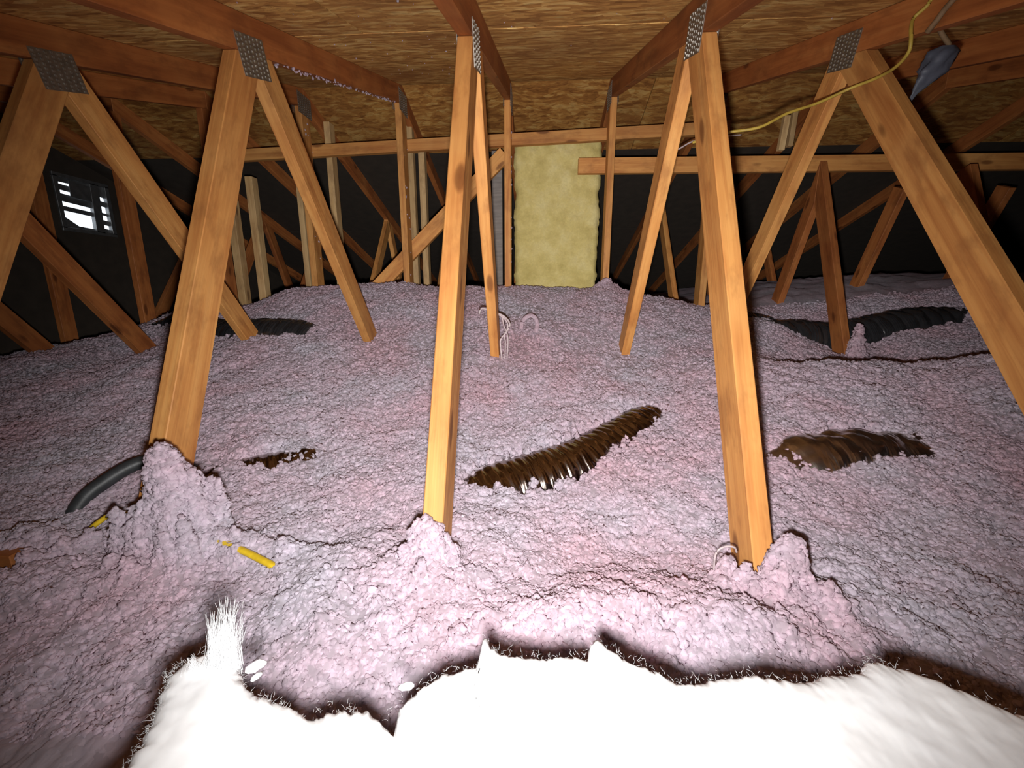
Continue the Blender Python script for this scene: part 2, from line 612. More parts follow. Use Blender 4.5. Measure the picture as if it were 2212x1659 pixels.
def strip(p0, p1, w, side):
    """a band of width w whose one edge runs p0 -> p1, laid off to +side normal"""
    d = np.array(p1, float) - np.array(p0, float)
    d /= np.linalg.norm(d)
    n = np.array((-d[1], d[0])) * side
    q0, q1 = np.array(p0), np.array(p1)
    return [tuple(q0), tuple(q1), tuple(q1 + n * w), tuple(q0 + n * w)], d


def timber(name, poly, d, parent, mat, x=0.0, th=TH):
    """extrude a (Y, Z) polygon by th along X; the object's local X follows the grain d"""
    c = np.mean(np.array(poly), 0)
    d = np.array(d, float); d /= np.linalg.norm(d)
    n = np.array((-d[1], d[0]))
    bm = bmesh.new()
    A, B = [], []
    for q in poly:
        r = np.array(q) - c
        u, v = float(r @ d), float(r @ n)
        A.append(bm.verts.new((u, -th / 2, v)))
        B.append(bm.verts.new((u, th / 2, v)))
    bm.faces.new(A); bm.faces.new(B[::-1])
    k = len(A)
    for i in range(k):
        bm.faces.new([A[i], B[i], B[(i + 1) % k], A[(i + 1) % k]])
    bmesh.ops.recalc_face_normals(bm, faces=bm.faces[:])
    bmesh.ops.bevel(bm, geom=bm.edges[:], offset=0.0018, segments=1, affect='EDGES')
    mt = Matrix(((0, -1 if False else 1, 0, x), (d[0], 0, n[0], c[0]), (d[1], 0, n[1], c[1]), (0, 0, 0, 1)))
    return link_mesh(name, bm_mesh(name, bm), mat, parent, mt)


def plate_meshes():
    w, h, t = 0.128, 0.098, 0.0015
    bm = bmesh.new()
    bmesh.ops.create_cube(bm, size=1)
    bmesh.ops.scale(bm, vec=(w, t, h), verts=bm.verts[:])
    p = bm_mesh('gusset_plate', bm)
    p.materials.append(M['galv'])
    bm = bmesh.new()
    for i in range(7):
        for j in range(9):
            cx, cz = -w / 2 + w * (i + 0.5) / 7, -h / 2 + h * (j + 0.5 + (0.25 if i % 2 else -0.05)) / 9.2
            for s in (-1, 1):
                vs = [bm.verts.new((cx - 0.0036, s * t / 2, cz - 0.0032)), bm.verts.new((cx + 0.0036, s * t / 2, cz - 0.0032)),
                      bm.verts.new((cx + 0.003, s * (t / 2 + 0.0026), cz + 0.0022)), bm.verts.new((cx - 0.003, s * (t / 2 + 0.0026), cz + 0.0022)),
                      bm.verts.new((cx - 0.0036, s * t / 2, cz + 0.0036)), bm.verts.new((cx + 0.0036, s * t / 2, cz + 0.0036))]
                for f in ((0, 1, 2, 3), (3, 2, 5, 4), (0, 3, 4), (1, 5, 2)):
                    bm.faces.new([vs[q] for q in f])
    bmesh.ops.recalc_face_normals(bm, faces=bm.faces[:])
    q = bm_mesh('tooth_rows', bm)
    q.materials.append(M['galv'])
    return p, q


PLATE, TEETH = plate_meshes()


def gusset(parent, y, z, ang, side, scale=1.0):
    mt = Matrix.Translation((side * (TH / 2 + 0.0008), y, z)) @ Matrix.Rotation(math.radians(90), 4, 'Z')
    mt = Matrix.Translation((side * (TH / 2 + 0.0008), y, z)) @ Matrix(((0, 1, 0, 0), (math.cos(ang), 0, -math.sin(ang), 0), (math.sin(ang), 0, math.cos(ang), 0), (0, 0, 0, 1))) @ Matrix.Scale(scale, 4)
    p = link_mesh('gusset_plate', PLATE, None, parent, mt)
    t = link_mesh('tooth_rows', TEETH, None, p)
    t['kind'] = 'stuff'
    return p


NDN = (-SL, 1.0)                                # normal of the near chord, pointing up
NFN = (SL, 1.0)


def truss(x, label, near=((1.20, 0.60), (0.53, -0.86)), far=((1.33, 0.59), (2.42, -0.86)), king=True, plate=(1.285, 0.645), mirror=True, fink=False, plates=True, webmat='web'):
    t = empty('roof_truss', (x, 0, 0))
    tag(t, label, 'truss', 'roof trusses')
    # top chords, cut plumb at the ridge
    for sgn in (1, -1):
        m = (lambda q: q) if sgn == 1 else (lambda q: (2 * RIDGE - q[0], q[1]))
        pl = [m(q) for q in ((EAVE, Z0 + SL * EAVE), (RIDGE, Z0 + SL * RIDGE), (RIDGE, Z0 + SL * RIDGE + CV), (EAVE, Z0 + SL * EAVE + CV))]
        timber('top_chord', pl, (1, sgn * SL), t, M['chord'])
    timber('bottom_chord', [(EAVE + 0.4, BOT), (FAR - 0.4, BOT), (FAR - 0.4, BOT + CW), (EAVE + 0.4, BOT + CW)], (1, 0), t, M['chord'])

    def web(p0, p1, side, extra=(), name='web', mirrored=False):
        d = np.array(p1, float) - np.array(p0, float)
        d /= np.linalg.norm(d)
        a, b = np.array(p0) - d * 0.25, np.array(p1) + d * 0.3
        pl, d = strip(a, b, CW, side)
        pl = clip(pl, (0, Z0 - 0.0005), NDN)
        pl = clip(pl, (2 * RIDGE, Z0 - 0.0005), NFN)
        pl = clip(pl, (0, BOT + CW + 0.0005), (0, -1))
        for p, n in extra:
            pl = clip(pl, p, n)
        dd = np.array(d)
        if mirrored:
            pl = [(2 * RIDGE - q[0], q[1]) for q in pl]
            dd = np.array((-d[0], d[1]))
        return timber(name, pl, dd, t, M[webmat])

    # each web's given edge is the one nearer the camera; it is laid off away from it
    if not fink:
        dn = np.array(near[1], float) - np.array(near[0], float); dn /= np.linalg.norm(dn)
        nn = np.array((-dn[1], dn[0]))              # points to +y for a line going down
        fe = np.array(near[0]) + nn * (CW + 0.0005)
        kx = RIDGE - CW / 2 - 0.0005
        for mir in ((False, True) if mirror else (False,)):
            web(near[0], near[1], 1, mirrored=mir)
            web(far[0], far[1], 1, extra=[(fe, -nn), ((kx, 0), (1, 0))], mirrored=mir)
        if king:
            pl = [(RIDGE - CW / 2, BOT + CW), (RIDGE + CW / 2, BOT + CW), (RIDGE + CW / 2, 2), (RIDGE - CW / 2, 2)]
            pl = clip(pl, (0, Z0 - 0.0005), NDN)
            pl = clip(pl, (2 * RIDGE, Z0 - 0.0005), NFN)
            timber('king_post', pl, (0, 1), t, M[webmat])
    else:
        for mir in (False, True):
            web(near[0], near[1], 1, extra=[((RIDGE - 0.001, 0), (1, 0))], mirrored=mir)
            web(far[0], far[1], 1, mirrored=mir)
    if plates:
        for s in (1, -1):
            gusset(t, plate[0], plate[1], ANG, s)
            gusset(t, RIDGE, Z0 + SL * RIDGE + 0.0, 0, s, 1.15)
    return t


truss(-3.22, 'dim roof truss just right of the louvred roof vent', plates=False, webmat='chord')  # outer webs in darker chord wood: distance dimming painted by colour
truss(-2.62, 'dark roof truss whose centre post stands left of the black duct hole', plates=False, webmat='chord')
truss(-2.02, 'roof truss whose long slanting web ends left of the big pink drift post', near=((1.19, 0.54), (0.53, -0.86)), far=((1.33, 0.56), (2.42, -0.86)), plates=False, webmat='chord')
truss(-1.415, 'roof truss with toothed plate at the far left edge and broad left web', near=((1.192, 0.54), (0.53, -0.86)), far=((1.315, 0.57), (2.44, -0.86)), plate=(1.295, 0.632))
truss(-0.819, 'roof truss left of centre with a tall pink drift on its front web', near=((1.20, 0.60), (0.577, -0.85)), far=((1.33, 0.59), (2.45, -0.85)))
truss(-0.184, 'middle roof truss with the thin post left of the yellow batt', near=((1.15, 0.59), (0.458, -0.85)), far=((1.30, 0.59), (2.15, -0.85)), plate=(1.225, 0.62))
truss(0.414, 'roof truss right of centre, front web between a pink drift and pale curl', near=((1.215, 0.64), (0.514, -0.85)), far=((1.32, 0.63), (2.36, -0.85)), plate=(1.262, 0.655))
truss(0.999, 'roof truss at right crossed by the yellow cable, with broad slanting web', near=((1.434, 0.63), (0.27, -0.86)), far=((1.60, 0.72), (2.72, -0.86)), plate=(1.605, 0.765))
truss(1.619, 'roof truss with slim webs rising beside the black foil duct at right', near=((2.68, 0.72), (2.02, -0.86)), far=((0.9, 0.5), (1.9, -0.9)), fink=True, plates=False, webmat='chord')  # chord wood on these webs too, colour standing in for flash falloff
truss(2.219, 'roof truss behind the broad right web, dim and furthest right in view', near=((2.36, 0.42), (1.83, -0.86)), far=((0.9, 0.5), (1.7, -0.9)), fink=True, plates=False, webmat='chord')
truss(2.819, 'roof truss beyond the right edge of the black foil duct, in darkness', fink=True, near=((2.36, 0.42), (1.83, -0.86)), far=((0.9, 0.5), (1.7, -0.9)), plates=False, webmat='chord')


# ------------------------------------------------------------------ braces, studs, boards
def lumber(name, p0, p1, wdir, w, th, mat, label, cat, group=None, loc=None):
    """a free-standing straight piece: p0 -> p1 is its centre line, w along wdir, th along the rest"""
    p0, p1 = Vector(p0), Vector(p1)
    d = (p1 - p0); L = d.length; d.normalize()
    z = Vector(wdir); z = (z - d * z.dot(d)).normalized()
    y = z.cross(d)
    bm = bmesh.new()
    bmesh.ops.create_cube(bm, size=1)
    bmesh.ops.scale(bm, vec=(L, th, w), verts=bm.verts[:])
    bmesh.ops.bevel(bm, geom=bm.edges[:], offset=0.0018, segments=1, affect='EDGES')
    mt = Matrix((d, y, z)).transposed().to_4x4()
    mt.translation = (p0 + p1) / 2
    o = link_mesh(name, bm_mesh(name, bm), mat)
    o.matrix_world = mt
    tag(o, label, cat, group)
    return o


KY = RIDGE + CW / 2 + 0.021                 # braces are nailed to the far edge of the king posts
lumber('lateral_brace', (-1.95, KY, 0.845), (1.1, KY, 0.945), (0, 0, 1), 0.066, TH, M['web'], 'long upper horizontal brace nailed across the posts above the yellow batt', 'brace')
lumber('lateral_brace', (0.235, KY, 0.752), (3.6, KY, 0.730), (0, 0, 1), 0.086, TH, M['web'], 'lower horizontal brace running right from the edge of the yellow batt', 'brace')
KY2 = KY + TH + 0.002
lumber('diagonal_brace', (-0.21, KY2, 0.84), (-1.13, KY2, -0.02), (0, 0, 1), CW, TH, M['web'], 'diagonal brace sloping down left from the yellow batt', 'brace')
for (x, y, zt, lab, th, w) in (
        (-0.828, 2.90, 1.09, 'pale rough stud just right of the diagonal brace foot', 0.042, 0.05),
        (-0.795, 3.06, 1.02, 'pale stud standing rightmost behind the diagonal brace foot', 0.042, 0.06),
        (-1.365, 2.92, 1.08, 'speckled stud right of the second post pair, left of the diagonal brace', 0.04, 0.07),
        (-1.53, 2.80, 0.70, 'grey pipe-like stud left of the pair behind the left slanting web', 0.035, 0.05),
        (-1.92, 2.90, 0.76, 'stud with white fluff stuck on its edge, left of the grey stud', 0.05, 0.06),
        (-2.00, 2.80, 0.60, 'dim short stud nearest the tall left front web', 0.05, 0.06)):
    z1 = min(zt, chord_lo(y) + CV - 0.01)
    lumber('wall_stud', (x, y, BOT + 0.002), (x, y, z1), (0, 1, 0), w, th, M['stud'], lab, 'stud', 'studs behind the ridge')
lumber('grey_board', (-0.272, 2.93, BOT + 0.002), (-0.272, 2.93, 0.90), (1, 0, 0), 0.068, 0.02, M['grey_board'], 'weathered grey upright board between middle truss web and yellow batt', 'board')
lumber('cleat', (1.357, 2.66, 0.79), (1.368, 2.66, 0.965), (1, 0, 0), 0.032, 0.03, M['stud'], 'short pale wood cleat on the lower brace, left of two', 'cleat', 'cleats on the lower brace')
lumber('cleat', (1.405, 2.665, 0.81), (1.412, 2.665, 0.99), (1, 0, 0), 0.026, 0.03, M['stud'], 'short pale wood cleat on the lower brace, right and higher of two', 'cleat', 'cleats on the lower brace')
lumber('board_scrap', (-1.30, 0.66, -0.515), (-0.985, 0.655, -0.503), (0, 0, 1), 0.04, 0.03, M['chord'], 'orange wood scrap half buried at the left edge by the grey hose', 'board')


# ------------------------------------------------------------------ yellow batt between the posts
def blob_box(name, cx, cy, cz, w, t, h, mat, amp=0.012, seed=1, parent=None, nx=44, nz=70):
    """a soft upright slab: front and back grids joined at a rounded rim"""
    u = np.linspace(-1, 1, nx); v = np.linspace(-1, 1, nz)
    U, V = np.meshgrid(u, v)
    edge = np.clip(1 - np.maximum(np.abs(U) ** 14, np.abs(V) ** 22), 0, 1) ** 0.5
    n = fbm(U * 5 + 3, V * 8, 4, seed)
    ox = fbm(V * 9, V * 0 + 2.3, 3, seed + 3) * 0.018 * np.sign(U) * np.abs(U) ** 6
    oz = fbm(U * 7, U * 0 + 5.3, 3, seed + 6) * 0.02 * np.sign(V) * np.abs(V) ** 6
    X = cx + U * w / 2 + ox
    Z = cz + V * h / 2 + oz
    Yf = cy - edge * t / 2 - n * amp
    Yb = cy + edge * t / 2
    V1 = np.stack([X, Yf, Z], -1).reshape(-1, 3)
    V2 = np.stack([X, Yb, Z], -1).reshape(-1, 3)
    f = grid_faces(nz, nx)
    F = np.concatenate([f, f[:, ::-1] + nx * nz])
    return link_mesh(name, np_mesh(name, np.concatenate([V1, V2]), F), mat, parent)


yb = blob_box('insulation_batt', 0.115, 2.845, 0.41, 0.53, 0.075, 1.06, M['yellow'], amp=0.02)
tag(yb, 'upright yellow fibreglass batt standing between two posts at the back', 'insulation')

# ------------------------------------------------------------------ insulation surface
CP = np.array([
    # x, y, z : pink surface read off against the truss members
    (-0.82, 0.74, -0.50), (-0.18, 0.70, -0.475), (0.41, 0.71, -0.525), (1.0, 0.70, -0.53), (1.5, 0.7, -0.50), (2.1, 0.7, -0.45),
    (-1.42, 0.70, -0.54), (-2.0, 0.8, -0.5), (-3.0, 0.8, -0.5), (3.0, 0.7, -0.45),
    (-0.6, 0.45, -0.535), (-0.2, 0.45, -0.52), (0.2, 0.45, -0.51), (0.6, 0.45, -0.53), (-1.1, 0.45, -0.55), (1.1, 0.45, -0.56),
    (-0.5, 0.2, -0.55), (0.0, 0.2, -0.55), (0.5, 0.2, -0.55), (-1.5, 0.2, -0.56), (1.5, 0.2, -0.56),
    (0.10, 0.60, -0.48), (0.27, 0.61, -0.485), (0.10, 0.76, -0.535), (0.25, 0.78, -0.535), (-0.35, 0.60, -0.475), (-0.5, 0.66, -0.50), (-0.4, 0.82, -0.52),
    (0.62, 0.70, -0.515), (0.8, 0.85, -0.505),
    (-1.02, 0.95, -0.465), (-1.1, 0.82, -0.50), (-1.25, 0.72, -0.50), (-1.0, 0.70, -0.53), (-1.5, 1.2, -0.44), (-0.78, 1.10, -0.455),
    (-0.13, 1.12, -0.488), (0.13, 1.28, -0.45), (0.38, 1.45, -0.405), (0.0, 1.5, -0.40), (-0.4, 1.4, -0.42),
    (0.74, 1.17, -0.412), (0.89, 1.14, -0.405), (1.04, 1.15, -0.419), (0.8, 1.4, -0.36), (1.4, 1.05, -0.39),
    (0.75, 1.65, -0.292), (1.19, 1.60, -0.262), (1.63, 1.50, -0.20), (2.0, 1.4, -0.2), (1.3, 1.35, -0.325),
    (1.2, 1.95, -0.33), (1.58, 2.30, -0.31), (1.6, 1.9, -0.33), (2.2, 1.95, -0.25), (1.3, 2.35, -0.18), (1.68, 2.55, -0.21), (2.05, 2.5, -0.18),
    (1.7, 3.0, -0.03), (2.3, 3.1, 0.06), (1.2, 3.2, -0.10), (3.0, 2.5, 0.0), (3.0, 3.6, 0.16), (2.0, 4.0, 0.10),
    (-1.41, 1.95, -0.215), (-0.82, 2.0, -0.225), (-0.18, 1.88, -0.255), (0.41, 1.97, -0.275), (0.0, 1.72, -0.32), (0.8, 2.1, -0.20), (0.6, 1.8, -0.30),
    (-1.2, 2.55, 0.045), (-0.82, 2.60, 0.05), (-0.5, 2.62, 0.035), (-0.17, 2.60, 0.045), (0.12, 2.68, 0.03), (0.41, 2.60, 0.035), (0.8, 2.66, -0.04), (1.0, 2.5, -0.10),
    (-1.55, 2.6, 0.02), (-1.3, 2.25, -0.10), (-0.5, 2.25, -0.10), (0.1, 2.25, -0.11),
    (-0.8, 3.3, -0.15), (0.0, 3.3, -0.15), (-1.5, 3.2, -0.2), (0.8, 3.3, -0.2), (0.0, 4.2, -0.4), (-1.5, 4.2, -0.45),
    (-2.0, 1.95, -0.30), (-2.5, 1.75, -0.33), (-2.1, 2.35, -0.18), (-1.72, 2.35, -0.15), (-2.35, 2.7, -0.10), (-2.7, 2.6, -0.26), (-3.2, 2.0, -0.42), (-3.2, 3.0, -0.42), (-2.6, 3.5, -0.35),
    (-1.9, 1.4, -0.40), (-2.6, 1.2, -0.42),
])


def rbf_fit(P):
    d = np.sqrt(((P[:, None, :2] - P[None, :, :2]) ** 2).sum(-1) + 0.0025)
    mu = P[:, 2].mean()
    return np.linalg.solve(d + np.eye(len(P)) * 0.004, P[:, 2] - mu), mu


RW, RMU = rbf_fit(CP)


def base_h(x, y):
    x = np.clip(np.asarray(x, float), -3.4, 3.2); y = np.clip(np.asarray(y, float), 0.15, 4.3)
    out = np.full(np.broadcast(x, y).shape, RMU)
    for (px, py, _), w in zip(CP, RW):
        out = out + w * np.sqrt((x - px) ** 2 + (y - py) ** 2 + 0.0025)
    return out


def seg_dist(x, y, pts):
    """distance to a polyline (with a half width per vertex) divided by that half width"""
    best = np.full(x.shape, 1e9)
    for (ax, ay, wa), (bx, by, wb) in zip(pts[:-1], pts[1:]):
        dx, dy = bx - ax, by - ay
        t = np.clip(((x - ax) * dx + (y - ay) * dy) / (dx * dx + dy * dy), 0, 1)
        d = np.hypot(x - ax - t * dx, y - ay - t * dy)
        best = np.minimum(best, d / (wa + t * (wb - wa)))
    return best


EXPOSED = [   # bare strips over the ducts: polyline x, y, half width
    [(-0.135, 1.07, 0.06), (-0.06, 1.105, 0.115), (0.06, 1.165, 0.115), (0.20, 1.265, 0.09), (0.30, 1.36, 0.085), (0.37, 1.435, 0.075), (0.41, 1.455, 0.03)],
    [(0.83, 1.175, 0.04), (0.89, 1.17, 0.08), (0.96, 1.18, 0.075), (1.02, 1.19, 0.035)],
    [(-0.805, 1.06, 0.03), (-0.775, 1.08, 0.060), (-0.75, 1.10, 0.035)],
    [(-2.30, 2.50, 0.13), (-2.05, 2.40, 0.12)],
    [(-1.66, 2.16, 0.07), (-1.50, 2.10, 0.10), (-1.42, 2.12, 0.05)],
    [(1.50, 2.46, 0.05), (1.66, 2.47, 0.09), (1.82, 2.47, 0.10), (1.95, 2.5, 0.08), (2.10, 2.52, 0.12), (2.28, 2.52, 0.10)],
    [(1.12, 2.62, 0.05), (1.28, 2.60, 0.06)],
]
HUMPS = [      # drifts heaped against the webs: x, y, height, radius x, radius y, power
    (-0.706, 0.712, 0.172, 0.062, 0.048, 2.8), (-0.690, 0.66, 0.030, 0.075, 0.05, 2.0), (-0.60, 0.69, 0.040, 0.12, 0.035, 2.0),
    (-1.00, 0.70, 0.050, 0.085, 0.045, 2.4), (-0.93, 0.60, 0.03, 0.12, 0.05, 2.0),
    (-0.193, 0.660, 0.072, 0.037, 0.028, 2.7), (-0.19, 0.62, 0.03, 0.09, 0.05, 2.0),
    (0.432, 0.660, 0.084, 0.036, 0.028, 2.7), (0.46, 0.62, 0.03, 0.07, 0.05, 2.0), (0.345, 0.68, 0.045, 0.024, 0.02, 2.0),
    (0.412, 2.62, 0.06, 0.045, 0.04, 2.0), (1.640, 2.235, 0.15, 0.028, 0.026, 2.6), (1.64, 2.21, 0.05, 0.05, 0.04, 2.0),
    (-0.30, 0.50, 0.018, 0.10, 0.06, 2.0), (0.0, 0.55, 0.02, 0.2, 0.03, 2.0), (0.27, 0.55, 0.025, 0.13, 0.04, 2.0),
    (0.02, 2.02, 0.03, 0.07, 0.05, 2.0),
]


def exposure_mask(x, y, soft=0.0):
    m = np.zeros(x.shape)
    rag = fbm(x * 20, y * 20, 3, 91) * 0.7 + fbm(x * 55, y * 55, 3, 33) * 0.9
    for pl in EXPOSED:
        d = seg_dist(x, y, pl)
        m = np.maximum(m, 1 - sstep(0.78, 1.12, d + rag * 0.85))
    return m


def surface_h(x, y):
    h0 = base_h(x, y)
    fade = 1 - 0.6 * sstep(2.2, 5, y)
    near = 1 - 0.7 * sstep(1.2, 2.2, y)
    hw = np.zeros(h0.shape)
    h = h0 + fbm(x * 2.6, y * 2.6, 3, 7) * 0.030 + fbm(x * 7, y * 7, 3, 21) * 0.017
    for (cx, cy, hh, rx, ry, p) in HUMPS:
        wob = 1 + 0.75 * fbm(x * 24, y * 24, 3, 55)
        r = np.sqrt(((x - cx) / rx) ** 2 + ((y - cy) / ry) ** 2) * wob
        g = hh * np.exp(-np.power(r, p))
        h = h + g
        hw = hw + g
    wx = x + fbm(x * 14, y * 14, 2, 3) * 0.02
    wy = y + fbm(x * 14, y * 14, 2, 4) * 0.02
    h = h + (puffs(wx * 16, wy * 16, 1) - 0.5) * 0.014 * fade + (puffs(wx * 38, wy * 38, 2) - 0.5) * 0.008 * fade + (puffs(x * 105, y * 105, 8) - 0.5) * 0.0045 * near * fade
    m = exposure_mask(x, y)
    low = h0 - 0.075 + 0.004 * fbm(x * 30, y * 30, 2, 9)
    h = h * (1 - m) + np.minimum(h, low) * m
    return np.maximum(h, BOT + 0.12), m, hw


def warp_axis(segs):
    out = []
    for a, b, st in segs:
        n = max(1, int(round((b - a) / st)))
        out.append(np.linspace(a, b, n, endpoint=False))
    out.append([segs[-1][1]])
    return np.concatenate(out)


ax = warp_axis([(XL + 0.005, -3.2, 0.05), (-3.2, -1.5, 0.02), (-1.5, -1.1, 0.009), (-1.1, 1.1, 0.0036), (1.1, 1.5, 0.009), (1.5, 2.6, 0.017), (2.6, 4.98, 0.09)])
ay = warp_axis([(EAVE + 0.01, -0.2, 0.15), (-0.2, 0.36, 0.03), (0.36, 0.95, 0.0036), (0.95, 1.6, 0.0065), (1.6, 2.75, 0.012), (2.75, 4.2, 0.04), (4.2, FAR - 0.01, 0.15)])
GX, GY = np.meshgrid(ax, ay)
GH, GM, GW = surface_h(GX, GY)
# keep the fill under the roof at the eaves
GH = np.minimum(GH, np.where(GY < RIDGE, Z0 + SL * GY, Z0 + SL * (2 * RIDGE - GY)) + CV - 0.03)
GV = np.stack([GX, GY, GH], -1).reshape(-1, 3)
gme = np_mesh('loose_insulation', GV, grid_faces(len(ay), len(ax)))
dens = np.zeros(GX.shape)
vis = (GY > 0.38) & (GY < 2.9) & (np.abs(GX) < 0.35 + GY * 1.45)
dens = np.where(vis, 1.0, 0.0)
dens *= np.where(GY < 1.0, 1.0, np.where(GY < 1.7, 0.62, 0.30))
rimz = np.clip(1 - np.abs(GM - 0.35) / 0.35, 0, 1) * (GM > 0.02)       # ragged borders of the bare strips
humpz = sstep(0.015, 0.05, GW)
dens = dens * np.clip(1 - np.maximum(GM - 0.35, 0) * 2.2, 0, 1) * (1 + 1.0 * rimz + 0.5 * humpz)
at = gme.attributes.new('dens', 'FLOAT', 'POINT')
at.data.foreach_set('value', dens.astype(np.float32).ravel())
at = gme.attributes.new('tsize', 'FLOAT', 'POINT')
ts = (0.75 + 0.45 * sstep(0.5, 1.8, GY) + 0.25 * fbm(GX * 5, GY * 5, 2, 77)) * (1 + 0.6 * rimz + 0.35 * humpz)
at.data.foreach_set('value', ts.astype(np.float32).ravel())
fluff = link_mesh('loose_insulation', gme, M['pink'])
tag(fluff, 'loose pink blown fibreglass covering the whole attic floor', 'insulation', kind='stuff')


def tuft_nodes(density=26000.0, seed=3):
    ng = bpy.data.node_groups.new('tufts', 'GeometryNodeTree')
    ng.interface.new_socket('Geometry', in_out='INPUT', socket_type='NodeSocketGeometry')
    ng.interface.new_socket('Geometry', in_out='OUTPUT', socket_type='NodeSocketGeometry')
    L = ng.links
    gi, go = ng.nodes.new('NodeGroupInput'), ng.nodes.new('NodeGroupOutput')

    def nd(t, **kw):
        n = ng.nodes.new(t)
        for k, v in kw.items():
            setattr(n, k, v)
        return n
    dp = nd('GeometryNodeDistributePointsOnFaces')
    na = nd('GeometryNodeInputNamedAttribute', data_type='FLOAT'); na.inputs['Name'].default_value = 'dens'
    mu = nd('ShaderNodeMath', operation='MULTIPLY'); mu.inputs[1].default_value = density
    L.new(na.outputs['Attribute'], mu.inputs[0])
    L.new(gi.outputs[0], dp.inputs['Mesh'])
    L.new(mu.outputs[0], dp.inputs['Density'])
    dp.inputs['Seed'].default_value = seed
    join = nd('GeometryNodeGeometryToInstance')
    for k, (sub, sc, scal) in enumerate(((2, (1.1, .9, .7), 1.7), (2, (1.3, .8, .5), 1.9), (2, (.9, .9, .6), 2.4), (2, (1.25, 1.0, .5), 2.1), (2, (1.1, .7, .8), 1.4))):
        ic = nd('GeometryNodeMeshIcoSphere')
        ic.inputs['Radius'].default_value = 0.0082
        ic.inputs['Subdivisions'].default_value = sub
        no = nd('ShaderNodeTexNoise', noise_dimensions='4D')
        no.inputs['W'].default_value = k * 3.7 + 1.1
        no.inputs['Scale'].default_value = 110.0 * scal
        no.inputs['Detail'].default_value = 2.0
        sb = nd('ShaderNodeVectorMath', operation='SUBTRACT'); sb.inputs[1].default_value = (.5, .5, .5)
        L.new(no.outputs['Color'], sb.inputs[0])
        sl = nd('ShaderNodeVectorMath', operation='SCALE'); sl.inputs['Scale'].default_value = 0.020
        L.new(sb.outputs[0], sl.inputs[0])
        sp = nd('GeometryNodeSetPosition')
        L.new(ic.outputs['Mesh'], sp.inputs['Geometry'])
        L.new(sl.outputs[0], sp.inputs['Offset'])
        tr = nd('GeometryNodeTransform')
        tr.inputs['Scale'].default_value = sc
        L.new(sp.outputs[0], tr.inputs['Geometry'])
        sm = nd('GeometryNodeSetShadeSmooth')
        L.new(tr.outputs[0], sm.inputs['Geometry'])
        ma = nd('GeometryNodeSetMaterial'); ma.inputs['Material'].default_value = M['pink']
        L.new(sm.outputs[0], ma.inputs['Geometry'])
        L.new(ma.outputs[0], join.inputs[0])
    ip = nd('GeometryNodeInstanceOnPoints')
    so = nd('GeometryNodeSetPosition'); so.inputs['Offset'].default_value = (0, 0, -0.0015)
    L.new(dp.outputs['Points'], so.inputs['Geometry'])
    L.new(so.outputs[0], ip.inputs['Points'])
    L.new(join.outputs[0], ip.inputs['Instance'])
    ip.inputs['Pick Instance'].default_value = True
    ri = nd('FunctionNodeRandomValue', data_type='INT')
    for s in ri.inputs:
        if s.name == 'Max' and s.type == 'INT': s.default_value = 4
        if s.name == 'Min' and s.type == 'INT': s.default_value = 0
    L.new([o for o in ri.outputs if o.type == 'INT'][0], ip.inputs['Instance Index'])
    rv = nd('FunctionNodeRandomValue', data_type='FLOAT_VECTOR')
    rv.inputs[0].default_value = (-1.0, -1.0, 0)
    rv.inputs[1].default_value = (1.0, 1.0, 6.28)
    rr = nd('FunctionNodeRotateRotation', rotation_space='LOCAL')
    L.new(dp.outputs['Rotation'], rr.inputs[0])
    L.new(rv.outputs[0], rr.inputs[1])
    L.new(rr.outputs[0], ip.inputs['Rotation'])
    rs = nd('FunctionNodeRandomValue', data_type='FLOAT')
    for s in rs.inputs:
        if s.type == 'VALUE' and s.name == 'Min': s.default_value = 0.35
        if s.type == 'VALUE' and s.name == 'Max': s.default_value = 1.05
    rs.inputs['Seed'].default_value = 9
    nt2 = nd('GeometryNodeInputNamedAttribute', data_type='FLOAT'); nt2.inputs['Name'].default_value = 'tsize'
    m2 = nd('ShaderNodeMath', operation='MULTIPLY')
    L.new([o for o in rs.outputs if o.type == 'VALUE'][0], m2.inputs[0])
    L.new(nt2.outputs['Attribute'], m2.inputs[1])
    L.new(m2.outputs[0], ip.inputs['Scale'])
    jo = nd('GeometryNodeJoinGeometry')
    L.new(gi.outputs[0], jo.inputs[0])
    L.new(ip.outputs[0], jo.inputs[0])
    L.new(jo.outputs[0], go.inputs[0])
    return ng


md = fluff.modifiers.new('tufts', 'NODES')
md.node_group = tuft_nodes()


# ------------------------------------------------------------------ tubes: ducts, hose, cables
def smooth_path(pts, n):
    P = np.array(pts, float)
    m = len(P)
    out = []
    for i in range(m - 1):
        p0, p1, p2, p3 = P[max(i - 1, 0)], P[i], P[i + 1], P[min(i + 2, m - 1)]
        for k in range(n):
            t = k / n
            out.append(0.5 * ((2 * p1) + (-p0 + p2) * t + (2 * p0 - 5 * p1 + 4 * p2 - p3) * t * t + (-p0 + 3 * p1 - 3 * p2 + p3) * t ** 3))
    out.append(P[-1])
    return np.array(out)


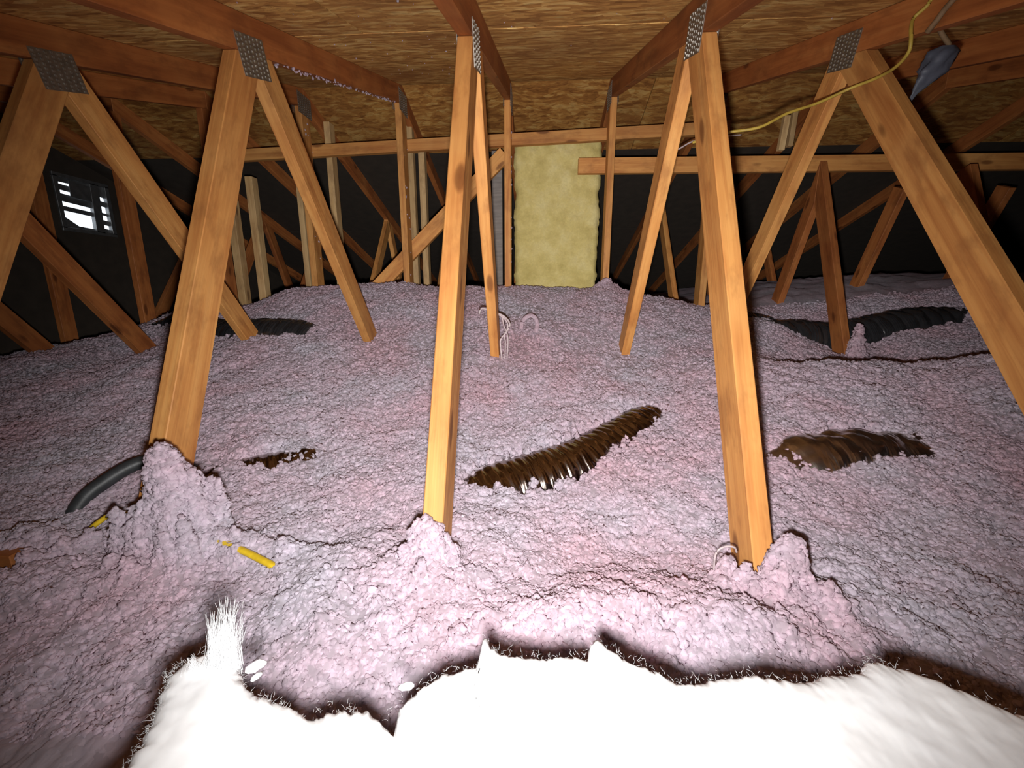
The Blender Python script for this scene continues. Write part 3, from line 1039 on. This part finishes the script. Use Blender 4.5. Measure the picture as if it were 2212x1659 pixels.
def tube_mesh(name, path, radius, ns=12, rfun=None):
    P = np.asarray(path, float)
    T = np.gradient(P, axis=0)
    T /= np.linalg.norm(T, axis=1)[:, None]
    up = np.array((0, 0, 1.0))
    s = np.cumsum(np.r_[0, np.linalg.norm(np.diff(P, axis=0), axis=1)])
    rings = []
    a = np.arange(ns) / ns * 2 * np.pi
    for i in range(len(P)):
        t = T[i]
        ref = up if abs(t[2]) < 0.9 else np.array((1.0, 0, 0))
        n1 = np.cross(t, ref); n1 /= np.linalg.norm(n1)
        n2 = np.cross(n1, t)
        r = radius if rfun is None else radius * rfun(s[i], a)
        rings.append(P[i] + (np.cos(a) * r)[:, None] * n1 + (np.sin(a) * r)[:, None] * n2)
    V = np.concatenate(rings)
    F = grid_faces(len(P), ns, wrap=True)
    me = np_mesh(name, V, F)
    bm = bmesh.new(); bm.from_mesh(me)
    bm.verts.ensure_lookup_table()
    for k in (0, len(P) - 1):
        ring = [bm.verts[k * ns + j] for j in range(ns)]
        bm.faces.new(ring if k == 0 else ring[::-1])
    bmesh.ops.recalc_face_normals(bm, faces=bm.faces[:])
    bm.to_mesh(me); bm.free()
    me.polygons.foreach_set('use_smooth', [True] * len(me.polygons))
    return me


def duct(pts_xy, r, lift, mat, label, rib=0.035, ribamp=0.06, wr=0.02, pleat=0.03, dent=0.0, group='buried ducts'):
    """a flexible duct lying in the fill; its crown follows the surface, lift above the pink"""
    P = np.array(pts_xy, float)
    path2 = smooth_path(P, 110)
    z = base_h(path2[:, 0], path2[:, 1]) + lift - r
    k = np.ones(25) / 25
    z = np.convolve(np.pad(z, 12, 'edge'), k, 'valid')
    ends = np.minimum(np.arange(len(z)), np.arange(len(z))[::-1]) / len(z)
    z = z - 0.10 * (1 - sstep(0.0, 0.28, ends))
    path = np.c_[path2, z]

    def rf(s, a):  # ribs wound round the duct, plus wrinkles
        tw = s / rib + a / (2 * np.pi)
        ridge = (np.abs(np.sin(np.pi * tw))) ** 0.6
        q = s / 0.011 + 0.22 * a + 1.5 * float(vnoise(np.array([s * 9.0]), np.array([3.3]), 4)[0])
        fold = np.abs(np.sin(np.pi * q)) ** 7 * np.clip(0.5 + fbm(np.cos(a) * 1.5 + s * 31, np.sin(a) * 1.5, 2, 51), 0, 1)
        return 1 - ribamp + ribamp * ridge + pleat * fold + (dent * (puffs(a * 2.2 + s * 3, a * 0 + s * 22, 71) - 0.5) if dent else 0) + wr * fbm(np.cos(a) * 2 + s * 13, np.sin(a) * 2 + s * 5, 3, 12) + wr * 0.5 * fbm(np.cos(a) * 4 + s * 40, np.sin(a) * 4, 2, 15)
    me = tube_mesh('flexible_duct', path, r, 48, rf)
    o = link_mesh('flexible_duct', me, mat)
    tag(o, label, 'duct', group)
    return o


duct([(-0.55, 0.86), (-0.13, 1.10), (0.13, 1.24), (0.38, 1.45), (0.75, 1.75)], 0.105, 0.010, M['foil'], 'ribbed foil duct showing through the pink at the centre', rib=0.030, ribamp=0.05, wr=0.06)
duct([(0.45, 1.14), (0.74, 1.155), (0.90, 1.175), (1.05, 1.195), (1.4, 1.28)], 0.105, 0.016, M['bright_foil'], 'crumpled silver foil duct bulging out at the right', rib=0.16, ribamp=0.03, wr=0.05, pleat=0.006, dent=0.10)
duct([(-0.93, 0.98), (-0.78, 1.085), (-0.60, 1.20)], 0.07, 0.002, M['foil'], 'dark duct glimpsed through a small ragged hole left of centre', rib=0.03, ribamp=0.06)
duct([(-2.75, 2.6), (-2.30, 2.52), (-2.05, 2.44), (-1.60, 2.2), (-1.36, 2.12), (-1.1, 2.1), (-0.8, 2.25)], 0.13, 0.03, M['black_foil'], 'black duct in the hollow behind the tall left web', rib=0.05, ribamp=0.05, wr=0.03)
duct([(1.15, 2.42), (1.50, 2.49), (1.78, 2.52), (2.10, 2.56), (2.6, 2.6)], 0.12, 0.07, M['black_foil'], 'glossy black duct lying in the hollow at the back right', rib=0.07, ribamp=0.07, wr=0.06)
duct([(0.95, 2.68), (1.15, 2.62), (1.3, 2.60), (1.5, 2.65)], 0.09, 0.02, M['black_foil'], 'small black duct end behind the right front web', rib=0.06, ribamp=0.05, wr=0.05)


def cable(name, pts, r, mat, label, cat='cable', group=None, ns=10, n=14, rfun=None):
    me = tube_mesh(name, smooth_path(pts, n), r, ns, rfun)
    o = link_mesh(name, me, mat)
    tag(o, label, cat, group)
    return o


hose = cable('grey_hose', [(-0.895, 1.03, -0.58), (-0.935, 1.00, -0.46), (-1.01, 0.955, -0.425), (-1.06, 0.885, -0.455), (-1.085, 0.84, -0.50), (-1.10, 0.80, -0.60)], 0.017, M['hose'],
             'thick grey rubber hose curving out of the pink behind the left drift', 'hose', ns=16, n=20, rfun=lambda s, a: 1 + 0.03 * np.sin(s * 900))
cable('yellow_cable', [(-1.02, 0.70, -0.56), (-0.965, 0.735, -0.512), (-0.935, 0.755, -0.480), (-0.905, 0.775, -0.468), (-0.84, 0.80, -0.50), (-0.76, 0.78, -0.50), (-0.66, 0.705, -0.470), (-0.585, 0.675, -0.462), (-0.500, 0.650, -0.476), (-0.465, 0.64, -0.49), (-0.44, 0.63, -0.54)], 0.006, M['yellow_cable'],
      'bright yellow cable emerging both sides of the left drift', rfun=lambda s, a: 0.8 + 0.35 * np.abs(np.cos(a)))
cable('yellow_cable', [(0.515, 1.575, 0.498), (0.55, 1.55, 0.500), (0.6, 1.509, 0.504), (0.68, 1.474, 0.505), (0.76, 1.478, 0.543), (0.85, 1.485, 0.572), (0.925, 1.46, 0.60), (0.955, 1.40, 0.600), (0.95, 1.329, 0.594), (0.94, 1.28, 0.604), (0.935, 1.272, 0.629), (0.94, 1.285, 0.660), (0.95, 1.295, 0.688), (0.96, 1.276, 0.701), (0.968, 1.25, 0.715), (0.972, 1.10, 0.67), (0.975, 0.8, 0.56)], 0.0042, M['dusty_yellow'],
      'dusty yellow cable swinging across the right truss up to the rafters')
cable('tan_cable', [(0.974, 0.95, 0.605), (0.973, 1.12, 0.668), (0.971, 1.19, 0.682), (0.970, 1.225, 0.672), (0.970, 1.25, 0.655), (0.972, 1.272, 0.645)], 0.0065, M['tan_cable'],
      'short tan cable on the right rafter beside the plastic scrap')
cable('thin_white_wire', [(0.60, 2.25, 0.66), (0.655, 2.2, 0.668), (0.706, 2.2, 0.695), (0.757, 2.2, 0.71), (0.82, 2.2, 0.717), (0.96, 2.25, 0.74)], 0.0035, M['white_cable'],
      'thin white wire sagging near the braces right of centre', n=8)
wt = empty('wire_bundle', (-0.16, 1.83, -0.22))
tag(wt, 'loose dusty white wires dangling at the foot of the middle far web', 'wire')
for k, pp in enumerate((
        [(-0.252, 1.83, -0.085), (-0.240, 1.83, -0.062), (-0.186, 1.82, -0.077), (-0.142, 1.81, -0.095), (-0.117, 1.80, -0.129), (-0.138, 1.80, -0.169), (-0.158, 1.80, -0.20), (-0.15, 1.80, -0.29)],
        [(-0.186, 1.822, -0.080), (-0.146, 1.81, -0.100), (-0.125, 1.80, -0.132), (-0.14, 1.80, -0.172), (-0.136, 1.80, -0.21), (-0.14, 1.80, -0.29)],
        [(-0.15, 1.81, -0.098), (-0.142, 1.80, -0.135), (-0.13, 1.80, -0.165), (-0.125, 1.80, -0.20), (-0.13, 1.80, -0.29)])):
    link_mesh('wire', tube_mesh('wire', smooth_path(pp, 8) - np.array((-0.16, 1.83, -0.22)), 0.0042 if k == 0 else 0.003, 8), M['white_cable'], wt)
cable('cable_loop', [(-0.075, 2.0, -0.165), (-0.072, 2.0, -0.135), (-0.055, 2.0, -0.11), (-0.03, 2.0, -0.10), (-0.008, 2.0, -0.112), (0.0, 2.0, -0.14), (-0.005, 2.0, -0.18)], 0.010, M['pink'],
      'small pinkish loop poking out of the pink right of the dangling wires', 'cable', n=8)
cable('wire_curl', [(0.325, 0.685, -0.50), (0.322, 0.68, -0.452), (0.335, 0.68, -0.437), (0.352, 0.68, -0.437), (0.36, 0.685, -0.45)], 0.0018, M['white_cable'],
      'tiny pale curl of fibre left of the right front web', 'fibre', n=8)


# ------------------------------------------------------------------ white batt in the foreground
EDGE = np.array([(-0.300, 0.262), (-0.295, 0.280), (-0.285, 0.288), (-0.277, 0.293), (-0.257, 0.285), (-0.225, 0.257), (-0.211, 0.253), (-0.195, 0.251), (-0.173, 0.239), (-0.169, 0.243), (-0.157, 0.247), (-0.132, 0.249),
                 (-0.112, 0.233), (-0.105, 0.252), (-0.091, 0.267), (-0.076, 0.282), (-0.058, 0.288), (-0.0455, 0.289), (-0.0435, 0.322), (-0.037, 0.31), (-0.026, 0.303), (-0.001, 0.303), (0.023, 0.306),
                 (0.042, 0.308), (0.0475, 0.302), (0.0505, 0.319), (0.057, 0.326), (0.072, 0.314), (0.087, 0.301), (0.099, 0.295), (0.104, 0.298), (0.109, 0.289), (0.118, 0.284), (0.154, 0.292), (0.179, 0.297),
                 (0.199, 0.295), (0.22, 0.293), (0.243, 0.301), (0.27, 0.303), (0.282, 0.315), (0.29, 0.318), (0.312, 0.31), (0.321, 0.304), (0.332, 0.296), (0.347, 0.283), (0.36, 0.274), (0.376, 0.27), (0.397, 0.252), (0.45, 0.22)])
LEFT = np.array([(-0.35, -0.33), (0.10, -0.30), (0.19, -0.268), (0.212, -0.271), (0.238, -0.283), (0.262, -0.299)])   # y, x of the left side
BTOP, BBOT = -0.300, -0.50


def batt():
    nc, nr = 420, 120
    u = np.linspace(0, 1, nc)
    v = np.r_[np.linspace(0, 0.6, 30, endpoint=False), np.linspace(0.6, 1, nr - 30)]
    U, Vv = np.meshgrid(u, v)
    xr = 0.45
    Yn = -0.35 + Vv * 0.0
    xe = -0.299 + u * (xr + 0.299)
    ye = np.interp(xe, EDGE[:, 0], EDGE[:, 1]) + fbm(xe * 160, xe * 0 + .3, 3, 5) * 0.004 + fbm(xe * 700, xe * 0 + 1.3, 2, 6) * 0.002
    ys = np.convolve(np.pad(ye, 30, 'edge'), np.ones(61) / 61, 'valid')
    Y = -0.35 + (ys[None, :] + 0.35) * Vv + (ye - ys)[None, :] * Vv ** 14
    xl = np.interp(Y, LEFT[:, 0], LEFT[:, 1]) + fbm(Y * 120, Y * 0 + 4.2, 3, 8) * 0.006
    X = xl + (xr - xl) * U
    rim = np.minimum(np.minimum((ye[None, :] - Y), (X - xl) * 1.0), 0.05)
    Z = BTOP - 0.010 * np.exp(-rim / 0.006) + fbm(X * 14, Y * 14, 3, 40) * 0.004 + fbm(X * 70, Y * 70, 3, 41) * 0.001
    Z = Z - 0.05 * sstep(0.20, 0.45, X) * sstep(0.26, 0.10, Y)
    top = np.stack([X, Y, Z], -1)
    bot = top.copy()
    bot[..., 2] = BBOT
    f = grid_faces(nr, nc)
    n0 = nr * nc
    # rim walls
    idx = np.arange(n0).reshape(nr, nc)
    loop = np.concatenate([idx[0, :], idx[1:, -1], idx[-1, -2::-1], idx[-2:0:-1, 0]])
    ring = []
    V = [top.reshape(-1, 3)]
    prev = loop
    rp = top.reshape(-1, 3)[loop]
    base = n0
    walls = []
    for k, fz in enumerate((0.12, 0.35, 0.65, 1.0)):
        q = rp.copy()
        q[:, 2] = rp[:, 2] + (BBOT - rp[:, 2]) * fz
        s = np.arange(len(loop)) * 0.3
        q[:, 1] += fbm(s, s * 0 + k * 3.1, 2, 60) * 0.006
        V.append(q)
        cur = base + np.arange(len(loop))
        walls.append(np.stack([prev, cur, np.roll(cur, -1), np.roll(prev, -1)], -1))
        prev = cur
        base += len(loop)
    me = np_mesh('insulation_batt', np.concatenate(V), np.concatenate([f] + walls))
    o = link_mesh('insulation_batt', me, M['white'])
    tag(o, 'bright white torn fibreglass batt filling the foreground', 'insulation')
    return o, xe, ye


wb, xe, ye = batt()


def fibres(name, roots, dirs, lens, r, mat, parent, curl=0.35, seg=5, seed=5):
    rng = np.random.default_rng(seed)
    Vs, Fs, off = [], [], 0
    a = np.arange(3) / 3 * 2 * np.pi
    for p, d, l in zip(roots, dirs, lens):
        p = np.array(p, float); d = np.array(d, float); d /= np.linalg.norm(d)
        rings = []
        for k in range(seg + 1):
            n1 = np.cross(d, (0.3, 0.2, 0.93)); n1 /= np.linalg.norm(n1) + 1e-9
            n2 = np.cross(n1, d)
            rr = r * (1 - 0.7 * k / seg)
            rings.append(p + rr * (np.cos(a)[:, None] * n1 + np.sin(a)[:, None] * n2))
            d = d + rng.normal(0, curl, 3); d /= np.linalg.norm(d)
            p = p + d * l / seg
        Vs.append(np.concatenate(rings))
        Fs.append(grid_faces(seg + 1, 3, wrap=True) + off)
        off += 3 * (seg + 1)
    o = link_mesh(name, np_mesh(name, np.concatenate(Vs), np.concatenate(Fs)), mat, parent)
    o['kind'] = 'stuff'
    return o


rng = np.random.default_rng(11)
roots, dirs, lens = [], [], []
for i in rng.integers(0, len(xe), 700):
    roots.append((xe[i] + rng.normal(0, .001), ye[i] - abs(rng.normal(0, .003)), BTOP - 0.006 + rng.normal(0, .003)))
    dirs.append((rng.normal(0, .7), 0.8, rng.normal(0.1, .4)))
    lens.append(abs(rng.normal(0.0025, 0.002)) + 0.001)
for i in range(260):
    y = rng.uniform(0.17, 0.28)
    x = float(np.interp(y, LEFT[:, 0], LEFT[:, 1]))
    roots.append((x + abs(rng.normal(0, .004)), y, BTOP - 0.006))
    dirs.append((-0.8, rng.normal(0.2, .6), rng.normal(0.1, .4)))
    lens.append(abs(rng.normal(0.003, 0.002)) + 0.001)
fibres('fibre_fringe', roots, dirs, lens, 0.00012, M['white'], wb)
# the tall ragged wisps at the left corner
roots, dirs, lens = [], [], []
for tip, root, sx, n in (((-0.2485, 0.282, -0.2450), (-0.256, 0.274), 0.0040, 330), ((-0.2450, 0.281, -0.2660), (-0.252, 0.274), 0.0035, 260), ((-0.2630, 0.280, -0.2540), (-0.2640, 0.272), 0.0025, 220),
                         ((-0.2580, 0.280, -0.2700), (-0.260, 0.272), 0.0060, 420), ((-0.2800, 0.270, -0.2900), (-0.272, 0.264), 0.0060, 300)):
    for i in range(n):
        p = np.array((root[0] + rng.normal(0, sx), root[1] + rng.normal(0, .004), BTOP - 0.008))
        q = np.array(tip) + rng.normal(0, .0008, 3)
        roots.append(p); dirs.append(q - p)
        lens.append(float(np.linalg.norm(q - p)) * (0.30 + 0.75 * rng.uniform() ** 1.8))
fibres('fibre_wisp', roots, dirs, lens, 0.00024, M['white'], wb, curl=0.045, seg=6, seed=8)
# torn flakes at the rim
for (x, y, z, s, rz) in ((-0.222, 0.266, -0.292, 0.0065, 0.5), (-0.216, 0.258, -0.293, 0.004, 1.2), (-0.098, 0.262, -0.299, 0.005, 0.2)):
    bm = bmesh.new()
    bmesh.ops.create_icosphere(bm, subdivisions=2, radius=s)
    for v_ in bm.verts:
        v_.co = Vector((v_.co.x * 1.2, v_.co.y * 0.6, v_.co.z * 0.35)) + Vector((random.uniform(-1, 1), random.uniform(-1, 1), random.uniform(-1, 1))) * s * 0.12
    o = link_mesh('torn_flake', bm_mesh('torn_flake', bm, True), M['white'], wb, Matrix.Translation((x, y, z)) @ Matrix.Rotation(rz, 4, 'Z') @ Matrix.Rotation(0.5, 4, 'X'))

# ------------------------------------------------------------------ flecks of pink caught on timber and deck
fk = bmesh.new()


def fleck(p, s):
    r = bmesh.ops.create_icosphere(fk, subdivisions=1, radius=s)
    kx, kz = random.uniform(.45, 1.2), random.uniform(.5, 1.6)
    for v_ in r['verts']:
        v_.co = Vector(p) + Vector((v_.co.x * kx * random.uniform(.5, 1.3), v_.co.y * random.uniform(.5, 1.3), v_.co.z * kz * random.uniform(.5, 1.3)))


for i in range(150):                             # ragged row along the lower edge of the left chord
    y = random.uniform(1.42, 2.55)
    fleck((-0.819 + 0.019 * random.uniform(-0.6, 1.05), y, chord_lo(y) - random.uniform(-0.004, 0.006)), random.uniform(0.002, 0.0065))
for i in range(60):                              # caught under the deck left of the middle truss
    x, y = random.uniform(-0.76, -0.22), random.betavariate(2, 2) * 1.7 + 0.95
    fleck((x, y, Z0 + CV + SL * y - 0.001), random.choice((0.0012, 0.0015, 0.002, 0.0035)))
for i in range(22):
    x, y = random.uniform(-0.15, 0.9), random.uniform(1.0, 2.6)
    fleck((x, y, Z0 + CV + SL * y - 0.001), random.choice((0.0015, 0.002, 0.003)))
for i in range(40):                              # on the king posts and webs
    t_ = random.choice((-1.415, -0.819, -0.184))
    fleck((t_ + 0.0195, RIDGE + random.uniform(-0.04, 0.04), random.uniform(0.1, 1.0)), random.uniform(0.003, 0.008))
fo = link_mesh('insulation_flecks', bm_mesh('insulation_flecks', fk, True), M['pink'])
tag(fo, 'pale flecks of insulation caught on the deck and rafters overhead', 'insulation', kind='stuff')


# ------------------------------------------------------------------ crumpled plastic scrap under the right roof
def scrap():
    n, m_ = 16, 22
    V = []
    for i in range(m_):
        t = i / (m_ - 1)
        wdt = 0.036 * min(1.0, 0.45 + 6 * t) if t < 0.45 else 0.036 * max(0.16, 1 - (t - 0.40) * 2.0)
        c = np.array((1.150, 1.42, 0.685)) + t * np.array((-0.06, 0.035, -0.135))
        for j in range(n):
            a = 2 * math.pi * j / n
            w = wdt * (1 + 0.28 * math.sin(3 * a + 5 * t) + 0.2 * float(vnoise(np.array([a * 2.0]), np.array([t * 9]), 2)[0]))
            V.append(c + np.array((math.cos(a) * w, math.sin(a) * w * 0.55, math.sin(a) * w * 0.25)))
    me = np_mesh('plastic_scrap', np.array(V), grid_faces(m_, n, wrap=True))
    o = link_mesh('plastic_scrap', me, M['film'])
    tag(o, 'crumpled blue-grey plastic scrap hanging from the right roof', 'plastic')
    link_mesh('tie_tail', tube_mesh('tie_tail', smooth_path([(1.085, 1.40, 0.735), (1.115, 1.41, 0.71), (1.150, 1.42, 0.685)], 8), 0.006, 8), M['tan_cable'], o)
    return o


scrap()


# ------------------------------------------------------------------ louvred gable vent far left
rv = empty('gable_vent', (XL, (VY0 + VY1) / 2, VZ0))
tag(rv, 'louvred gable vent glowing with daylight in the dark far left wall', 'vent')


def bar(name, y0, y1, z0, z1, x0, x1, rot=0.0):
    """y, z in metres from the opening's lower near corner; x inward from the wall face"""
    bm = bmesh.new()
    bmesh.ops.create_cube(bm, size=1)
    bmesh.ops.scale(bm, vec=(x1 - x0, y1 - y0, z1 - z0), verts=bm.verts[:])
    bmesh.ops.bevel(bm, geom=bm.edges[:], offset=0.001, segments=1, affect='EDGES')
    hw = (VY1 - VY0) / 2
    return link_mesh(name, bm_mesh(name, bm), M['vent_metal'], rv, Matrix.Translation(((x0 + x1) / 2, (y0 + y1) / 2 - hw, (z0 + z1) / 2)) @ Matrix.Rotation(rot, 4, 'X'))


VW, VH = VY1 - VY0, VZ1 - VZ0
bar('frame_rail', -0.02, VW + 0.02, -0.02, 0.008, -0.02, 0.012)
bar('frame_rail', -0.02, VW + 0.02, VH - 0.008, VH + 0.02, -0.02, 0.012)
bar('frame_stile', -0.02, 0.012, 0, VH, -0.02, 0.012)
bar('frame_stile', VW - 0.012, VW + 0.02, 0, VH, -0.02, 0.012)
bar('mullion', 0.235, 0.30, 0, VH, -0.02, 0.012, -0.04)
for (za, zb, r_) in ((0.0, 0.028, -0.04), (0.124, 0.158, -0.05), (0.189, 0.245, -0.06), (0.269, 0.312, -0.06), (0.331, 0.372, 0.0)):
    bar('louvre_slat', 0.0, 0.25, za, zb, -0.016, -0.010, r_)
for (za, zb) in ((0.0, 0.039), (0.068, 0.106), (0.143, 0.163), (0.213, 0.254), (0.284, 0.372)):
    bar('louvre_slat', 0.28, VW, za, zb, -0.016, -0.010, -0.1)
bar('corner_gusset', -0.02, 0.15, -0.03, 0.055, -0.018, -0.012, -0.55)
bar('damper_flap', 0.085, 0.245, 0.232, 0.345, 0.004, 0.010, -0.05)
